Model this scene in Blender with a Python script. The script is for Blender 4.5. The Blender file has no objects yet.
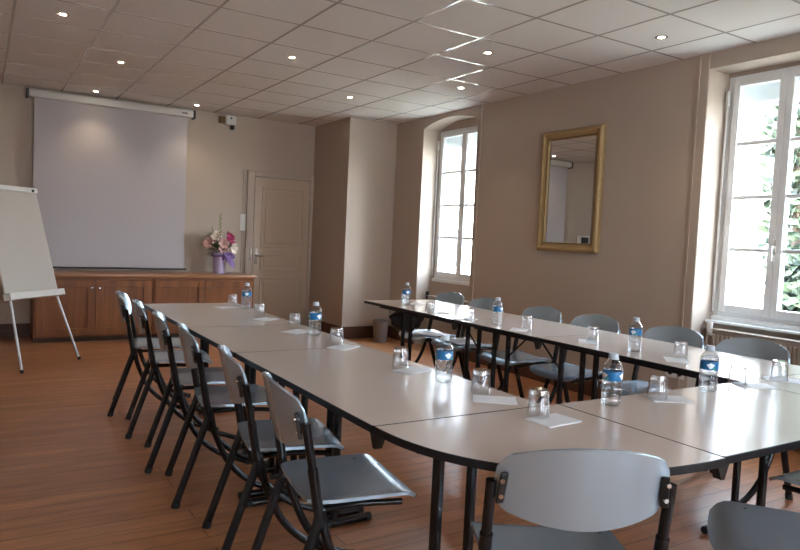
import bpy, bmesh, math, random
from mathutils import Vector, Matrix
random.seed(7)
sc = bpy.context.scene
col = sc.collection
R = math.radians

# ------------------------------------------------------------------ materials
def mat(name, color=(.5, .5, .5), rough=.5, metal=0., spec=.5, coat=0., coat_r=.1, trans=0., ior=1.45, bump=0., bscale=40., emit=None, es=0., var=0., vscale=8.):
    m = bpy.data.materials.new(name); m.use_nodes = True
    nt = m.node_tree; b = nt.nodes['Principled BSDF']
    b.inputs['Base Color'].default_value = (*color, 1)
    b.inputs['Roughness'].default_value = rough
    b.inputs['Metallic'].default_value = metal
    b.inputs['Specular IOR Level'].default_value = spec
    b.inputs['Coat Weight'].default_value = coat
    b.inputs['Coat Roughness'].default_value = coat_r
    b.inputs['Transmission Weight'].default_value = trans
    b.inputs['IOR'].default_value = ior
    if emit:
        b.inputs['Emission Color'].default_value = (*emit, 1); b.inputs['Emission Strength'].default_value = es
    tc = nt.nodes.new('ShaderNodeTexCoord')
    if var:
        n = nt.nodes.new('ShaderNodeTexNoise'); n.inputs['Scale'].default_value = vscale; n.inputs['Detail'].default_value = 4
        r = nt.nodes.new('ShaderNodeMixRGB'); r.blend_type = 'MIX'
        r.inputs[1].default_value = (*[c*(1-var) for c in color], 1); r.inputs[2].default_value = (*[min(1, c*(1+var)) for c in color], 1)
        nt.links.new(tc.outputs['Object'], n.inputs['Vector']); nt.links.new(n.outputs['Fac'], r.inputs[0])
        nt.links.new(r.outputs[0], b.inputs['Base Color'])
    if bump:
        n2 = nt.nodes.new('ShaderNodeTexNoise'); n2.inputs['Scale'].default_value = bscale; n2.inputs['Detail'].default_value = 3
        bp = nt.nodes.new('ShaderNodeBump'); bp.inputs['Strength'].default_value = bump; bp.inputs['Distance'].default_value = .01
        nt.links.new(tc.outputs['Object'], n2.inputs['Vector']); nt.links.new(n2.outputs['Fac'], bp.inputs['Height'])
        nt.links.new(bp.outputs[0], b.inputs['Normal'])
    return m

def wood_mat(name, c1, c2, axis='Z', rough=.4, scale=6., coat=.2):
    m = mat(name, c1, rough, coat=coat, coat_r=.3)
    nt = m.node_tree; b = nt.nodes['Principled BSDF']
    tc = nt.nodes.new('ShaderNodeTexCoord'); mp = nt.nodes.new('ShaderNodeMapping')
    s = {'X': (.12, 1, 1), 'Y': (1, .12, 1), 'Z': (1, 1, .12)}[axis]
    mp.inputs['Scale'].default_value = [v*scale for v in s]
    n = nt.nodes.new('ShaderNodeTexNoise'); n.inputs['Scale'].default_value = 3; n.inputs['Detail'].default_value = 8; n.inputs['Distortion'].default_value = .6
    cr = nt.nodes.new('ShaderNodeValToRGB'); cr.color_ramp.elements[0].position = .3; cr.color_ramp.elements[1].position = .7
    cr.color_ramp.elements[0].color = (*c1, 1); cr.color_ramp.elements[1].color = (*c2, 1)
    nt.links.new(tc.outputs['Object'], mp.inputs[0]); nt.links.new(mp.outputs[0], n.inputs['Vector'])
    nt.links.new(n.outputs['Fac'], cr.inputs[0]); nt.links.new(cr.outputs[0], b.inputs['Base Color'])
    return m

def floor_mat():
    m = mat('floor_planks', (.2, .1, .05), .34, coat=.25, coat_r=.22)
    nt = m.node_tree; b = nt.nodes['Principled BSDF']
    tc = nt.nodes.new('ShaderNodeTexCoord')
    br = nt.nodes.new('ShaderNodeTexBrick'); br.offset = .37; br.offset_frequency = 2
    br.inputs['Scale'].default_value = 1; br.inputs['Brick Width'].default_value = 1.3; br.inputs['Row Height'].default_value = .105
    br.inputs['Mortar Size'].default_value = .0022; br.inputs['Mortar Smooth'].default_value = .3; br.inputs['Bias'].default_value = 0
    br.inputs['Color1'].default_value = FLOOR_A; br.inputs['Color2'].default_value = FLOOR_B; br.inputs['Mortar'].default_value = FLOOR_M
    mp = nt.nodes.new('ShaderNodeMapping'); mp.inputs['Scale'].default_value = (1.2, 9, 9)
    n = nt.nodes.new('ShaderNodeTexNoise'); n.inputs['Scale'].default_value = 2.2; n.inputs['Detail'].default_value = 8; n.inputs['Distortion'].default_value = .8
    mx = nt.nodes.new('ShaderNodeMixRGB'); mx.blend_type = 'OVERLAY'; mx.inputs[0].default_value = .55
    n2 = nt.nodes.new('ShaderNodeTexNoise'); n2.inputs['Scale'].default_value = 1.1; n2.inputs['Detail'].default_value = 3
    mr = nt.nodes.new('ShaderNodeMapRange'); mr.inputs[3].default_value = .27; mr.inputs[4].default_value = .45
    nt.links.new(tc.outputs['Object'], br.inputs['Vector']); nt.links.new(tc.outputs['Object'], mp.inputs[0]); nt.links.new(mp.outputs[0], n.inputs['Vector'])
    nt.links.new(br.outputs['Color'], mx.inputs[1]); nt.links.new(n.outputs['Fac'], mx.inputs[2]); nt.links.new(mx.outputs[0], b.inputs['Base Color'])
    nt.links.new(tc.outputs['Object'], n2.inputs['Vector']); nt.links.new(n2.outputs['Fac'], mr.inputs[0]); nt.links.new(mr.outputs[0], b.inputs['Roughness'])
    bp = nt.nodes.new('ShaderNodeBump'); bp.inputs['Strength'].default_value = .25; bp.inputs['Distance'].default_value = .003; bp.invert = True
    nt.links.new(br.outputs['Fac'], bp.inputs['Height']); nt.links.new(bp.outputs[0], b.inputs['Normal'])
    return m

def thin_glass(name, tint=(1, 1, 1), refl=1.0, rough=0.0):
    m = bpy.data.materials.new(name); m.use_nodes = True; nt = m.node_tree
    nt.nodes.remove(nt.nodes['Principled BSDF'])
    t = nt.nodes.new('ShaderNodeBsdfTransparent'); t.inputs[0].default_value = (*tint, 1)
    g = nt.nodes.new('ShaderNodeBsdfGlossy'); g.inputs['Roughness'].default_value = rough
    f = nt.nodes.new('ShaderNodeLayerWeight'); f.inputs[0].default_value = .5
    pw = nt.nodes.new('ShaderNodeMath'); pw.operation = 'POWER'; pw.inputs[1].default_value = 3.5
    ad = nt.nodes.new('ShaderNodeMath'); ad.operation = 'MULTIPLY_ADD'; ad.inputs[1].default_value = .9; ad.inputs[2].default_value = .045
    nt.links.new(f.outputs['Facing'], pw.inputs[0]); nt.links.new(pw.outputs[0], ad.inputs[0])
    mu = nt.nodes.new('ShaderNodeMath'); mu.operation = 'MULTIPLY'; mu.inputs[1].default_value = refl; mu.use_clamp = True
    mx = nt.nodes.new('ShaderNodeMixShader')
    nt.links.new(ad.outputs[0], mu.inputs[0]); nt.links.new(mu.outputs[0], mx.inputs[0])
    nt.links.new(t.outputs[0], mx.inputs[1]); nt.links.new(g.outputs[0], mx.inputs[2])
    nt.links.new(mx.outputs[0], nt.nodes['Material Output'].inputs[0])
    return m

def part_glass(name, ior, fac):
    m = bpy.data.materials.new(name); m.use_nodes = True; nt = m.node_tree
    nt.nodes.remove(nt.nodes['Principled BSDF'])
    t = nt.nodes.new('ShaderNodeBsdfTransparent'); g = nt.nodes.new('ShaderNodeBsdfGlass'); g.inputs['IOR'].default_value = ior; g.inputs['Roughness'].default_value = 0
    mx = nt.nodes.new('ShaderNodeMixShader'); mx.inputs[0].default_value = fac
    nt.links.new(t.outputs[0], mx.inputs[1]); nt.links.new(g.outputs[0], mx.inputs[2]); nt.links.new(mx.outputs[0], nt.nodes['Material Output'].inputs[0])
    return m

FLOOR_A = (.43, .185, .080, 1); FLOOR_B = (.33, .133, .058, 1); FLOOR_M = (.05, .022, .014, 1)
WALL = (.405, .328, .268)
M = dict(
    wall=mat('wall_paint', WALL, .75, bump=.12, bscale=90, var=.03, vscale=2),
    wall_bounce=mat('bounce_wall_paint', (.62, .56, .50), .75),  # left wall only: paled to bounce light onto the window wall
    casing=mat('casing_paint', (.405, .328, .268), .55),
    ceil=mat('ceiling_tile', (.66, .625, .60), .9, bump=.25, bscale=220, var=.02, vscale=60),
    tbar=mat('ceiling_bar', (.46, .42, .395), .17, metal=.15),
    floor=floor_mat(),
    base=wood_mat('baseboard_wood', (.06, .022, .012), (.085, .032, .016), 'X', .55, coat=0),
    cab=wood_mat('cabinet_wood', (.135, .040, .008), (.225, .076, .017), 'Z', .5, 5, .0),
    cabx=wood_mat('cabinet_wood_rail', (.135, .040, .008), (.225, .076, .017), 'X', .5, 5, .0),
    ctop=wood_mat('cabinet_top_wood', (.24, .105, .045), (.34, .155, .07), 'X', .35, 5),
    kick=mat('toe_kick', (.05, .022, .013), .6),
    door=mat('door_paint', (.43, .335, .255), .45),
    pvc=mat('window_white', (.80, .83, .85), .35),
    white=mat('white_plastic', (.62, .61, .58), .35),
    pane=thin_glass('pane_glass', (.97, .98, .98), .7),
    top=mat('laminate_top', (.585, .51, .46), .16, spec=.6, bump=.015, bscale=160),
    band=mat('black_edge', (.008, .008, .010), .4, spec=.35),
    tube=mat('black_tube', (.006, .006, .007), .25, spec=.45),
    plate=mat('chair_shell', (.40, .50, .58), .27, metal=.62, spec=.6, bump=.02, bscale=120),
    rubber=mat('black_rubber', (.01, .01, .01), .7),
    chrome=mat('chrome', (.6, .6, .6), .2, metal=1),
    handle=mat('old_metal', (.30, .27, .24), .4, metal=.8),
    dark=mat('dark_screw', (.03, .03, .035), .4, metal=.6),
    paper=mat('paper', (.72, .73, .75), .55),
    glass=thin_glass('clear_glass', (.96, .965, .97), 2.1, .04),
    gbase=part_glass('thick_glass', 1.45, .55),
    pet=thin_glass('clear_plastic', (.90, .93, .95), 1.6, .03),
    water=part_glass('still_water', 1.33, .30),
    cap=mat('pale_cap', (.42, .47, .52), .4),
    blue=mat('label_blue', (.012, .14, .34), .4),
    lwhite=mat('label_white', (.75, .80, .82), .4),
    lgreen=mat('label_green', (.05, .30, .16), .4),
    screen=mat('screen_cloth', (.40, .365, .37), .8),
    alu=mat('screen_case', (.50, .48, .45), .45),
    black=mat('black_plastic', (.012, .012, .012), .4),
    gold=mat('gilded_frame', (.37, .25, .115), .45, metal=.3, bump=.6, bscale=70, var=.35, vscale=60),
    gold2=mat('gilded_dark', (.16, .09, .035), .5, metal=.3, bump=.5, bscale=90),
    mirror=mat('mirror_silver', (.82, .83, .82), .01, metal=1),
    board=mat('flip_board', (.46, .43, .385), .35),
    alu2=mat('white_tube', (.55, .56, .57), .3, metal=.3),
    lilac=mat('lilac_wrap', (.40, .32, .46), .35),
    ribbon=mat('violet_ribbon', (.20, .12, .32), .4),
    pink=mat('pink_petal', (.60, .36, .33), .5), cream=mat('cream_petal', (.66, .56, .46), .5), mag=mat('crimson_petal', (.36, .03, .11), .5),
    leaf=mat('leaf_green', (.03, .07, .02), .5), bud=mat('bud_green', (.14, .20, .05), .5),
    bin=mat('bin_grey', (.17, .145, .135), .5),
    rad=mat('radiator_paint', (.36, .30, .24), .45),
    spotglow=mat('spot_glow', (1, .9, .75), .4, emit=(1, .86, .66), es=14),
    spotrim=mat('spot_rim', (.55, .50, .45), .25, metal=.8),
    render=mat('house_render', (.66, .66, .66), .9), roof=mat('roof_tiles', (.03, .023, .022), .9, var=.2, vscale=4),
    grass=mat('grass', (.22, .21, .16), .9, var=.3, vscale=3), foliage=mat('tree_leaves', (.011, .020, .005), .7, var=.6, vscale=2.5),
    bark=mat('bark', (.10, .07, .05), .9), hglass=mat('house_window', (.08, .09, .10), .1),
    shutter=mat('shutter_box', (.80, .83, .83), .5),
)

# ------------------------------------------------------------------ mesh helpers
def link(name, bm, m, parent=None, smooth=False, loc=None, rotz=0., **props):
    me = bpy.data.meshes.new(name)
    bmesh.ops.recalc_face_normals(bm, faces=bm.faces)
    bm.to_mesh(me); bm.free()
    for mm in (m if isinstance(m, (list, tuple)) else [m]): me.materials.append(mm)
    if smooth:
        for p in me.polygons: p.use_smooth = True
        try: me.set_sharp_from_angle(angle=R(smooth if smooth is not True else 40))
        except Exception: pass
    o = bpy.data.objects.new(name, me); col.objects.link(o)
    if parent: o.parent = parent
    if loc: o.location = loc
    if rotz: o.rotation_euler.z = rotz
    for k, v in props.items(): o[k] = v
    return o

def empty(name, loc=(0, 0, 0), rotz=0., **props):
    o = bpy.data.objects.new(name, None); col.objects.link(o)
    o.empty_display_size = .1; o.location = loc; o.rotation_euler = (0, 0, rotz)
    for k, v in props.items(): o[k] = v
    return o

def tag(o, label, cat, group=None):
    o['label'] = label; o['category'] = cat
    if group: o['group'] = group
    return o

def copy_tree(o, parent=None):
    c = o.copy(); col.objects.link(c)
    if parent: c.parent = parent
    for ch in list(o.children): copy_tree(ch, c)
    return c

def box(bm, x0, x1, y0, y1, z0, z1, bev=0., mi=0, rot=None, piv=None):
    r = bmesh.ops.create_cube(bm, size=1)
    vs = r['verts']
    for v in vs:
        v.co = Vector(((x0+x1)/2+v.co.x*(x1-x0), (y0+y1)/2+v.co.y*(y1-y0), (z0+z1)/2+v.co.z*(z1-z0)))
    fs = set(f for v in vs for f in v.link_faces)
    for f in fs: f.material_index = mi
    if bev:
        es = list(set(e for v in vs for e in v.link_edges))
        rr = bmesh.ops.bevel(bm, geom=es, offset=bev, segments=2, affect='EDGES', profile=.5)
        vs = list(set(v for f in rr['faces'] for v in f.verts) | set(v for v in vs if v.is_valid))
        for f in rr['faces']: f.material_index = mi
    if rot is not None:
        bmesh.ops.transform(bm, matrix=rot, verts=vs, space=Matrix.Translation(-Vector(piv or (0, 0, 0))))
    return vs

def B(*a, **k):
    bm = bmesh.new(); box(bm, *a, **k); return bm

def tube(bm, pts, r, seg=12, caps=True, flat=1.0, mi=0):
    pts = [Vector(p) for p in pts]; n = len(pts)
    rs = r if isinstance(r, (list, tuple)) else [r]*n
    rings = []; up = None
    for i, p in enumerate(pts):
        t = (pts[min(i+1, n-1)]-pts[max(i-1, 0)]).normalized()
        if up is None:
            up = Vector((1, 0, 0)) if abs(t.x) < .9 else Vector((0, 0, 1))
        up = (up - t*up.dot(t)).normalized(); s = t.cross(up)
        rings.append([bm.verts.new(p + (up*math.cos(a)*flat + s*math.sin(a))*rs[i]) for a in [2*math.pi*k/seg for k in range(seg)]])
    for i in range(n-1):
        for k in range(seg):
            f = bm.faces.new((rings[i][k], rings[i][(k+1) % seg], rings[i+1][(k+1) % seg], rings[i+1][k])); f.material_index = mi
    if caps:
        f = bm.faces.new(list(reversed(rings[0]))); f.material_index = mi
        f = bm.faces.new(rings[-1]); f.material_index = mi

def spline(pts, k=6):
    P = [Vector(p) for p in pts]; P = [P[0]*2-P[1]]+P+[P[-1]*2-P[-2]]; out = []
    for i in range(1, len(P)-2):
        for j in range(k):
            t = j/k; a, b, c, d = P[i-1:i+3]
            out.append(.5*((2*b)+(c-a)*t+(2*a-5*b+4*c-d)*t*t+(3*b-a-3*c+d)*t**3))
    out.append(P[-2]); return out

def lathe(bm, prof, seg=28, cx=0, cy=0, mi=0, close=False):
    rings = []
    for r, z in prof:
        if r < 1e-5: rings.append([bm.verts.new((cx, cy, z))])
        else: rings.append([bm.verts.new((cx+r*math.cos(2*math.pi*k/seg), cy+r*math.sin(2*math.pi*k/seg), z)) for k in range(seg)])
    pr = list(zip(rings, rings[1:]))
    if close: pr.append((rings[-1], rings[0]))
    for a, b in pr:
        for k in range(seg):
            k2 = (k+1) % seg
            if len(a) == 1 and len(b) == 1: continue
            if len(a) == 1: f = bm.faces.new((a[0], b[k2], b[k]))
            elif len(b) == 1: f = bm.faces.new((a[k], a[k2], b[0]))
            else: f = bm.faces.new((a[k], a[k2], b[k2], b[k]))
            f.material_index = mi

def prism(bm, poly, z0, z1, mi=0, side=None):
    a = [bm.verts.new((x, y, z0)) for x, y in poly]; b = [bm.verts.new((x, y, z1)) for x, y in poly]
    f = bm.faces.new(list(reversed(a))); f.material_index = mi
    f = bm.faces.new(b); f.material_index = mi
    for i in range(len(poly)):
        j = (i+1) % len(poly); f = bm.faces.new((a[i], a[j], b[j], b[i])); f.material_index = mi if side is None else side

def sheet(bm, fn, nu, nv, th, mi=0):
    """thick curved plate: fn(u,v)->(pos) for u,v in 0..1, thickness along the surface normal"""
    g = [[Vector(fn(i/nu, j/nv)) for j in range(nv+1)] for i in range(nu+1)]
    nrm = [[None]*(nv+1) for _ in range(nu+1)]
    for i in range(nu+1):
        for j in range(nv+1):
            du = g[min(i+1, nu)][j]-g[max(i-1, 0)][j]; dv = g[i][min(j+1, nv)]-g[i][max(j-1, 0)]
            c = du.cross(dv); nrm[i][j] = c.normalized() if c.length > 1e-9 else Vector((0, 0, 1))
    A = [[bm.verts.new(g[i][j]+nrm[i][j]*th/2) for j in range(nv+1)] for i in range(nu+1)]
    C = [[bm.verts.new(g[i][j]-nrm[i][j]*th/2) for j in range(nv+1)] for i in range(nu+1)]
    def q(*v):
        f = bm.faces.new(v); f.material_index = mi
    for i in range(nu):
        for j in range(nv):
            q(A[i][j], A[i+1][j], A[i+1][j+1], A[i][j+1]); q(C[i][j], C[i][j+1], C[i+1][j+1], C[i+1][j])
    for i in range(nu):
        q(A[i][0], C[i][0], C[i+1][0], A[i+1][0]); q(A[i][nv], A[i+1][nv], C[i+1][nv], C[i][nv])
    for j in range(nv):
        q(A[0][j], A[0][j+1], C[0][j+1], C[0][j]); q(A[nu][j], C[nu][j], C[nu][j+1], A[nu][j+1])

S = dict(kind='structure')
# ------------------------------------------------------------------ room dimensions (metres)
XR, YB, YP, XP, H = 4.476, 8.45, 7.433, 3.804, 2.7215
XL, YN = -1.7, -3.2
WT = .42
def struct(name, bm, m, parent=None, **k):
    return link(name, bm, m, parent, **({} if parent else S), **k)

struct('floor', B(XL-.3, XR+WT, YN-.3, YB+.3, -.12, 0), M['floor'])
struct('ceiling', B(XL-.3, XR+WT, YN-.3, YB+.3, H, H+.25), M['ceil'])
struct('wall_back', B(XL-.3, XR+WT, YB, YB+.3, 0, H), M['wall'])
struct('wall_left', B(XL-.3, XL, YN, YB, 0, H), M['wall_bounce'])
FILL_WINDOWS = [(.25, 1.2), (2.35, 3.3)]     # two unseen windows added behind the camera to brighten the room
bm = bmesh.new()
for a, b in ((XL-.3, .25), (1.2, 2.35), (3.3, XR+WT)): box(bm, a, b, YN-.3, YN, 0, H)
for a, b in FILL_WINDOWS: box(bm, a, b, YN-.3, YN, 2.605, H); box(bm, a, b, YN-.3, YN, 0, .775)
struct('wall_front', bm, M['wall'])
struct('wall_pillar', B(XP, XR, YP, YB, 0, H), M['wall'])
# right wall: piers, with heads over the full-height window niches
NICHES = [(5.78, 6.815, 2.62, True), (2.20, 3.085, 2.605, False), (-1.65, -.75, 2.605, False)]
bm = bmesh.new()
ys = [YB]
for a, b, zt, arch in NICHES: ys += [b, a]
ys.append(YN)
for i in range(0, len(ys), 2): box(bm, XR, XR+WT, ys[i+1], ys[i], 0, H)
for a, b, zt, arch in NICHES:
    if arch:
        n = 14
        poly = [(b, H), (a, H)]+[(a+(b-a)*k/n, zt-.035+.085*(1-(2*k/n-1)**2)) for k in range(n+1)]
        v0 = [bm.verts.new((XR, y, z)) for y, z in poly]; v1 = [bm.verts.new((XR+WT, y, z)) for y, z in poly]
        bm.faces.new(v0); bm.faces.new(list(reversed(v1)))
        for k in range(len(poly)):
            j = (k+1) % len(poly); bm.faces.new((v0[k], v1[k], v1[j], v0[j]))
    else: box(bm, XR, XR+WT, a, b, zt, H)
    box(bm, XR+.20, XR+WT, a, b, 0, .775)
    box(bm, XR+.235, XR+WT-.01, a-.01, b+.01, 2.5805, H)
struct('wall_right', bm, M['wall'])
# suspended ceiling bars
bm = bmesh.new()
tx, ty, ox, oy = .5652, .5703, 2.9993, 3.8922
hw = .009
xs = [ox+i*tx for i in range(-9, 4) if XL < ox+i*tx < XR-.02]
yl = [oy+j*ty for j in range(-13, 9) if YN < oy+j*ty < YB-.02]
for x in xs:
    if x > XP: box(bm, x-hw, x+hw, YN, YP, H-.0016, H+.002)
    else: box(bm, x-hw, x+hw, YN, YB, H-.0016, H+.002)
for y in yl:
    box(bm, XL, XP if y > YP else XR, y-hw, y+hw, H-.0014, H+.002)
struct('trim_1', bm, M['tbar'])
# baseboards
BBH = .15
struct('baseboard_back', B(XL, .47, YB-.016, YB, 0, BBH), M['base'])
struct('baseboard_pillar', B(XP-.016, XP, YP-.016, YB, 0, BBH), M['base'])
bm = bmesh.new(); box(bm, XP-.016, XR, YP-.016, YP, 0, BBH)
struct('baseboard_pillar_front', bm, M['base'])
bm = bmesh.new(); box(bm, XR-.016, XR, 6.815, YP-.016, 0, BBH); box(bm, XR-.016, XR, 3.085, 5.78, 0, BBH); box(bm, XR-.016, XR, -.75, 2.20, 0, BBH)
struct('baseboard_right', bm, M['base'])

# casings round the niches
for i, (a, b, zt, arch) in enumerate(NICHES):
    bm = bmesh.new()
    if not arch:
        box(bm, XR-.009, XR, b, b+.085, 0, H, bev=.004); box(bm, XR-.009, XR, a-.085, a, 0, H, bev=.004)
        box(bm, XR-.013, XR-.0085, b+.07, b+.085, 0, H)
    else:
        box(bm, XR-.012, XR, a-.075, a-.045, 0, H, bev=.003)
    struct('trim_%d' % (i+2), bm, M['casing'])

# ------------------------------------------------------------------ windows
BARS = (1.31, 1.69, 2.08)
def window(n, a, b, xf, turn=None):
    w = empty('window_%d' % n, (xf, (a+b)/2, .79), **S)
    if turn: w.location = (*turn, .79); w.rotation_euler.z = -math.pi/2
    W = (b-a)/2; z0, z1 = .0, 1.80 - .01
    def Z(z): return z-.79
    def put(name, bm, m, **k): return link(name, bm, m, w, **k)
    fr = .048
    bm = bmesh.new()   # outer frame
    for s in (-1, 1): box(bm, 0, .07, min(s*W, s*(W-fr)), max(s*W, s*(W-fr)), z0, z1, bev=.004)
    box(bm, 0, .07, -W+fr, W-fr, z1-fr, z1, bev=.004); box(bm, 0, .07, -W+fr, W-fr, z0, z0+.055, bev=.004)
    box(bm, -.03, 0, -W, W, z0-.012, z0+.02, bev=.004)
    put('window_frame', bm, M['pvc'])
    gz0, gz1 = Z(.90), Z(2.50)
    for s in (-1, 1):
        bm = bmesh.new()
        y_in, y_out = .0, s*(W-fr)
        lo, hi = min(y_in, y_out), max(y_in, y_out)
        st = .05
        box(bm, -.018, .04, lo, lo+st, z0+.05, z1-fr+.006, bev=.006); box(bm, -.018, .04, hi-st, hi, z0+.05, z1-fr+.006, bev=.006)
        box(bm, -.018, .04, lo+st, hi-st, z0+.05, gz0, bev=.005); box(bm, -.018, .04, lo+st, hi-st, gz1, z1-fr+.006, bev=.005)
        for zb in BARS: box(bm, -.008, .032, lo+st, hi-st, Z(zb)-.014, Z(zb)+.014, bev=.003)
        c = put('casement', bm, M['pvc'])
        link('pane', B(.014, .019, lo+st-.004, hi-st+.004, gz0-.004, gz1+.004), M['pane'], c)
    bm = bmesh.new(); box(bm, -.03, -.017, -.014, .014, .50, .60, bev=.004); tube(bm, [(-.028, 0, .55), (-.055, 0, .55), (-.055, 0, .45)], .009)
    put('window_handle', bm, M['white'], smooth=40)
    bm = bmesh.new(); box(bm, -.10 if n == 2 else -.02, -.012 if n == 2 else 0, -W+.002, W-.002, -.03, -.013, bev=.004)
    put('window_sill', bm, M['pvc'])
    return w
XF = XR+.24
window(1, 5.785, 6.81, XF); window(2, 2.205, 3.08, XF); window(3, -1.645, -.755, XF)  # the third stands out of view, kept for its fill light
for i, (a, b) in enumerate(FILL_WINDOWS): window(4+i, a+.005, b-.005, 0, ((a+b)/2, YN-.12))  # added fill windows in the unseen front wall
# lifting bars of the roller shutters, hanging on the left reveals
for (y, lab) in ((6.80, 'white cord guide running down the left reveal of the far arched window'), (3.068, 'white cord guide running down the left reveal of the nearest window')):
    bm = bmesh.new(); tube(bm, spline([(XR+.205, y-.006, 2.42), (XR+.20, y-.008, 1.7), (XR+.205, y-.006, .84)], 4), .007, 8)
    box(bm, XR+.19, XR+.222, y-.018, y+.004, 2.36, 2.47, bev=.004)
    tag(link('shutter_cord', bm, M['white'], smooth=40), lab, 'shutter cord', 'shutter cords on the window reveals')
# shutter housings outside
for a, b, lab in ((5.785, 6.81, 'grey roller shutter housing outside the top of the far arched window'), (2.205, 3.08, 'grey roller shutter housing outside the top of the nearest window')):
    o = empty('roller_shutter', (XF+.13, (a+b)/2, 2.36)); hb = (b-a)/2
    tag(o, lab, 'shutter', 'roller shutters over the windows')
    link('housing', B(-.03, .03, -hb+.004, hb-.004, .03, .215, bev=.004), M['shutter'], o)
    link('end_slat', B(-.012, .012, -hb+.004, hb-.004, 0, .0295, bev=.003), M['pvc'], o)
# radiators in the niches
def radiator(y0, y1, z0, z1, lab, vm='white'):
    o = empty('radiator', (XR+.1, (y0+y1)/2, 0)); hw_ = (y1-y0)/2
    tag(o, lab, 'radiator', 'radiators in the window niches')
    bm = bmesh.new(); box(bm, -.02, .02, -hw_, hw_, z0, z1, bev=.006)
    n = int((y1-y0)/.032)
    for k in range(n):
        y = -hw_+.016+(y1-y0-.032)*k/(n-1)
        box(bm, -.034, -.018, y-.009, y+.009, z0+.03, z1-.03, bev=.004)
    link('panel', bm, M['rad'], o, smooth=40)
    link('top_grille', B(-.04, .05, -hw_, hw_, z1+.0005, z1+.012, bev=.003), M['rad'], o)
    bm = bmesh.new(); tube(bm, [(-.01, hw_+.012, z1-.04), (-.01, hw_+.045, z1-.04), (-.01, hw_+.045, .02)], .009)
    link('pipe', bm, M['rad'], o, smooth=40)
    bm = bmesh.new(); tube(bm, [(-.01, hw_+.03, z1-.02), (-.01, hw_+.03, z1+.055)], [.018, .021], 14); tube(bm, [(-.01, hw_-.01, z1-.04), (-.01, hw_+.035, z1-.03)], .012)
    link('valve', bm, M[vm], o, smooth=40)
    for s in (-1, 1):
        link('foot', B(-.015, .015, s*(hw_-.08)-.015, s*(hw_-.08)+.015, .0005, z0, bev=.003), M['rad'], o)
radiator(2.26, 2.97, .14, .715, 'beige ribbed radiator with a white valve under the nearest window')
radiator(5.86, 6.68, .14, .60, 'beige radiator in the niche under the far arched window', 'dark')

# ------------------------------------------------------------------ the world outside
bm = bmesh.new(); box(bm, 5.2, 60, -30, 50, -1.0, -.8)
tag(link('lawn', bm, M['grass']), 'lawn of green grass outside the windows', 'lawn')
bpy.data.objects['lawn']['kind'] = 'structure'
for k in ('label', 'category'): del bpy.data.objects['lawn'][k]
hs = empty('neighbouring_house', (17, 15, -.8)); tag(hs, 'sunlit white house with a tiled roof seen through the windows', 'house')
link('house_wall', B(-3, 4, -6.9, 10, 0, 4.3), M['render'], hs)
bm = bmesh.new()
pts = [(-3.35, -7.2, 4.25), (4.35, -7.2, 4.25), (4.35, 10.3, 4.25), (-3.35, 10.3, 4.25)]
v = [bm.verts.new(p) for p in pts]; r1 = bm.verts.new((.5, -5.4, 8.6)); r2 = bm.verts.new((.5, 8, 8.6))
bm.faces.new((v[3], v[2], v[1], v[0])); bm.faces.new((v[0], v[1], r1)); bm.faces.new((v[2], v[3], r2)); bm.faces.new((v[3], v[0], r1, r2)); bm.faces.new((v[1], v[2], r2, r1))
link('roof', bm, M['roof'], hs)
bm = bmesh.new(); tube(bm, [(-3.42, -7.2, 4.18), (-3.42, 10.3, 4.18)], .08, 8)
link('gutter', bm, M['shutter'], hs)
for y in (-5.6, -1, 4, 8):
    f = link('house_window', B(-3.03, -2.98, y-.5, y+.5, 1.1, 2.6), M['pvc'], hs)
    link('window_pane', B(-3.05, -3.035, y-.4, y+.4, 1.2, 2.5), M['hglass'], f)
def tree(name, x, y, h, r, seed, lab, cat):
    rnd = random.Random(seed)
    o = empty(name, (x, y, -.8)); tag(o, lab, cat)
    bm = bmesh.new(); tube(bm, spline([(0, 0, 0), (.1, .05, h*.3), (-.05, .1, h*.6)], 4), [.16*r]*9, 8)
    link('trunk', bm, M['bark'], o)
    bm = bmesh.new()
    for k in range(1900):
        d = Vector((rnd.gauss(0, 1), rnd.gauss(0, 1), rnd.gauss(0, 1))).normalized()*(rnd.random()**.45)
        p = Vector((d.x*r, d.y*r, h*.56+d.z*h*.48)); s = rnd.uniform(.07, .16)
        a = Vector((rnd.gauss(0, 1), rnd.gauss(0, 1), rnd.gauss(0, 1))).normalized(); b_ = a.orthogonal().normalized()
        vs = [bm.verts.new(p+q) for q in (a*s, b_*s*.6, -a*s, -b_*s*.6)]
        bm.faces.new(vs)
    link('foliage', bm, M['foliage'], o)
tree('garden_tree', 11.6, 6.12, 7.2, .68, 1, 'leafy green tree outside, beside the house in the right pane', 'tree')
tree('garden_tree', 14.2, 6.1, 9.0, .9, 2, 'taller leafy tree standing further back outside the nearest window', 'tree')
tree('garden_bush', 9.9, 5.0, 2.2, .6, 3, 'low green bush outside below the tree in the right pane', 'bush')

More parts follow.
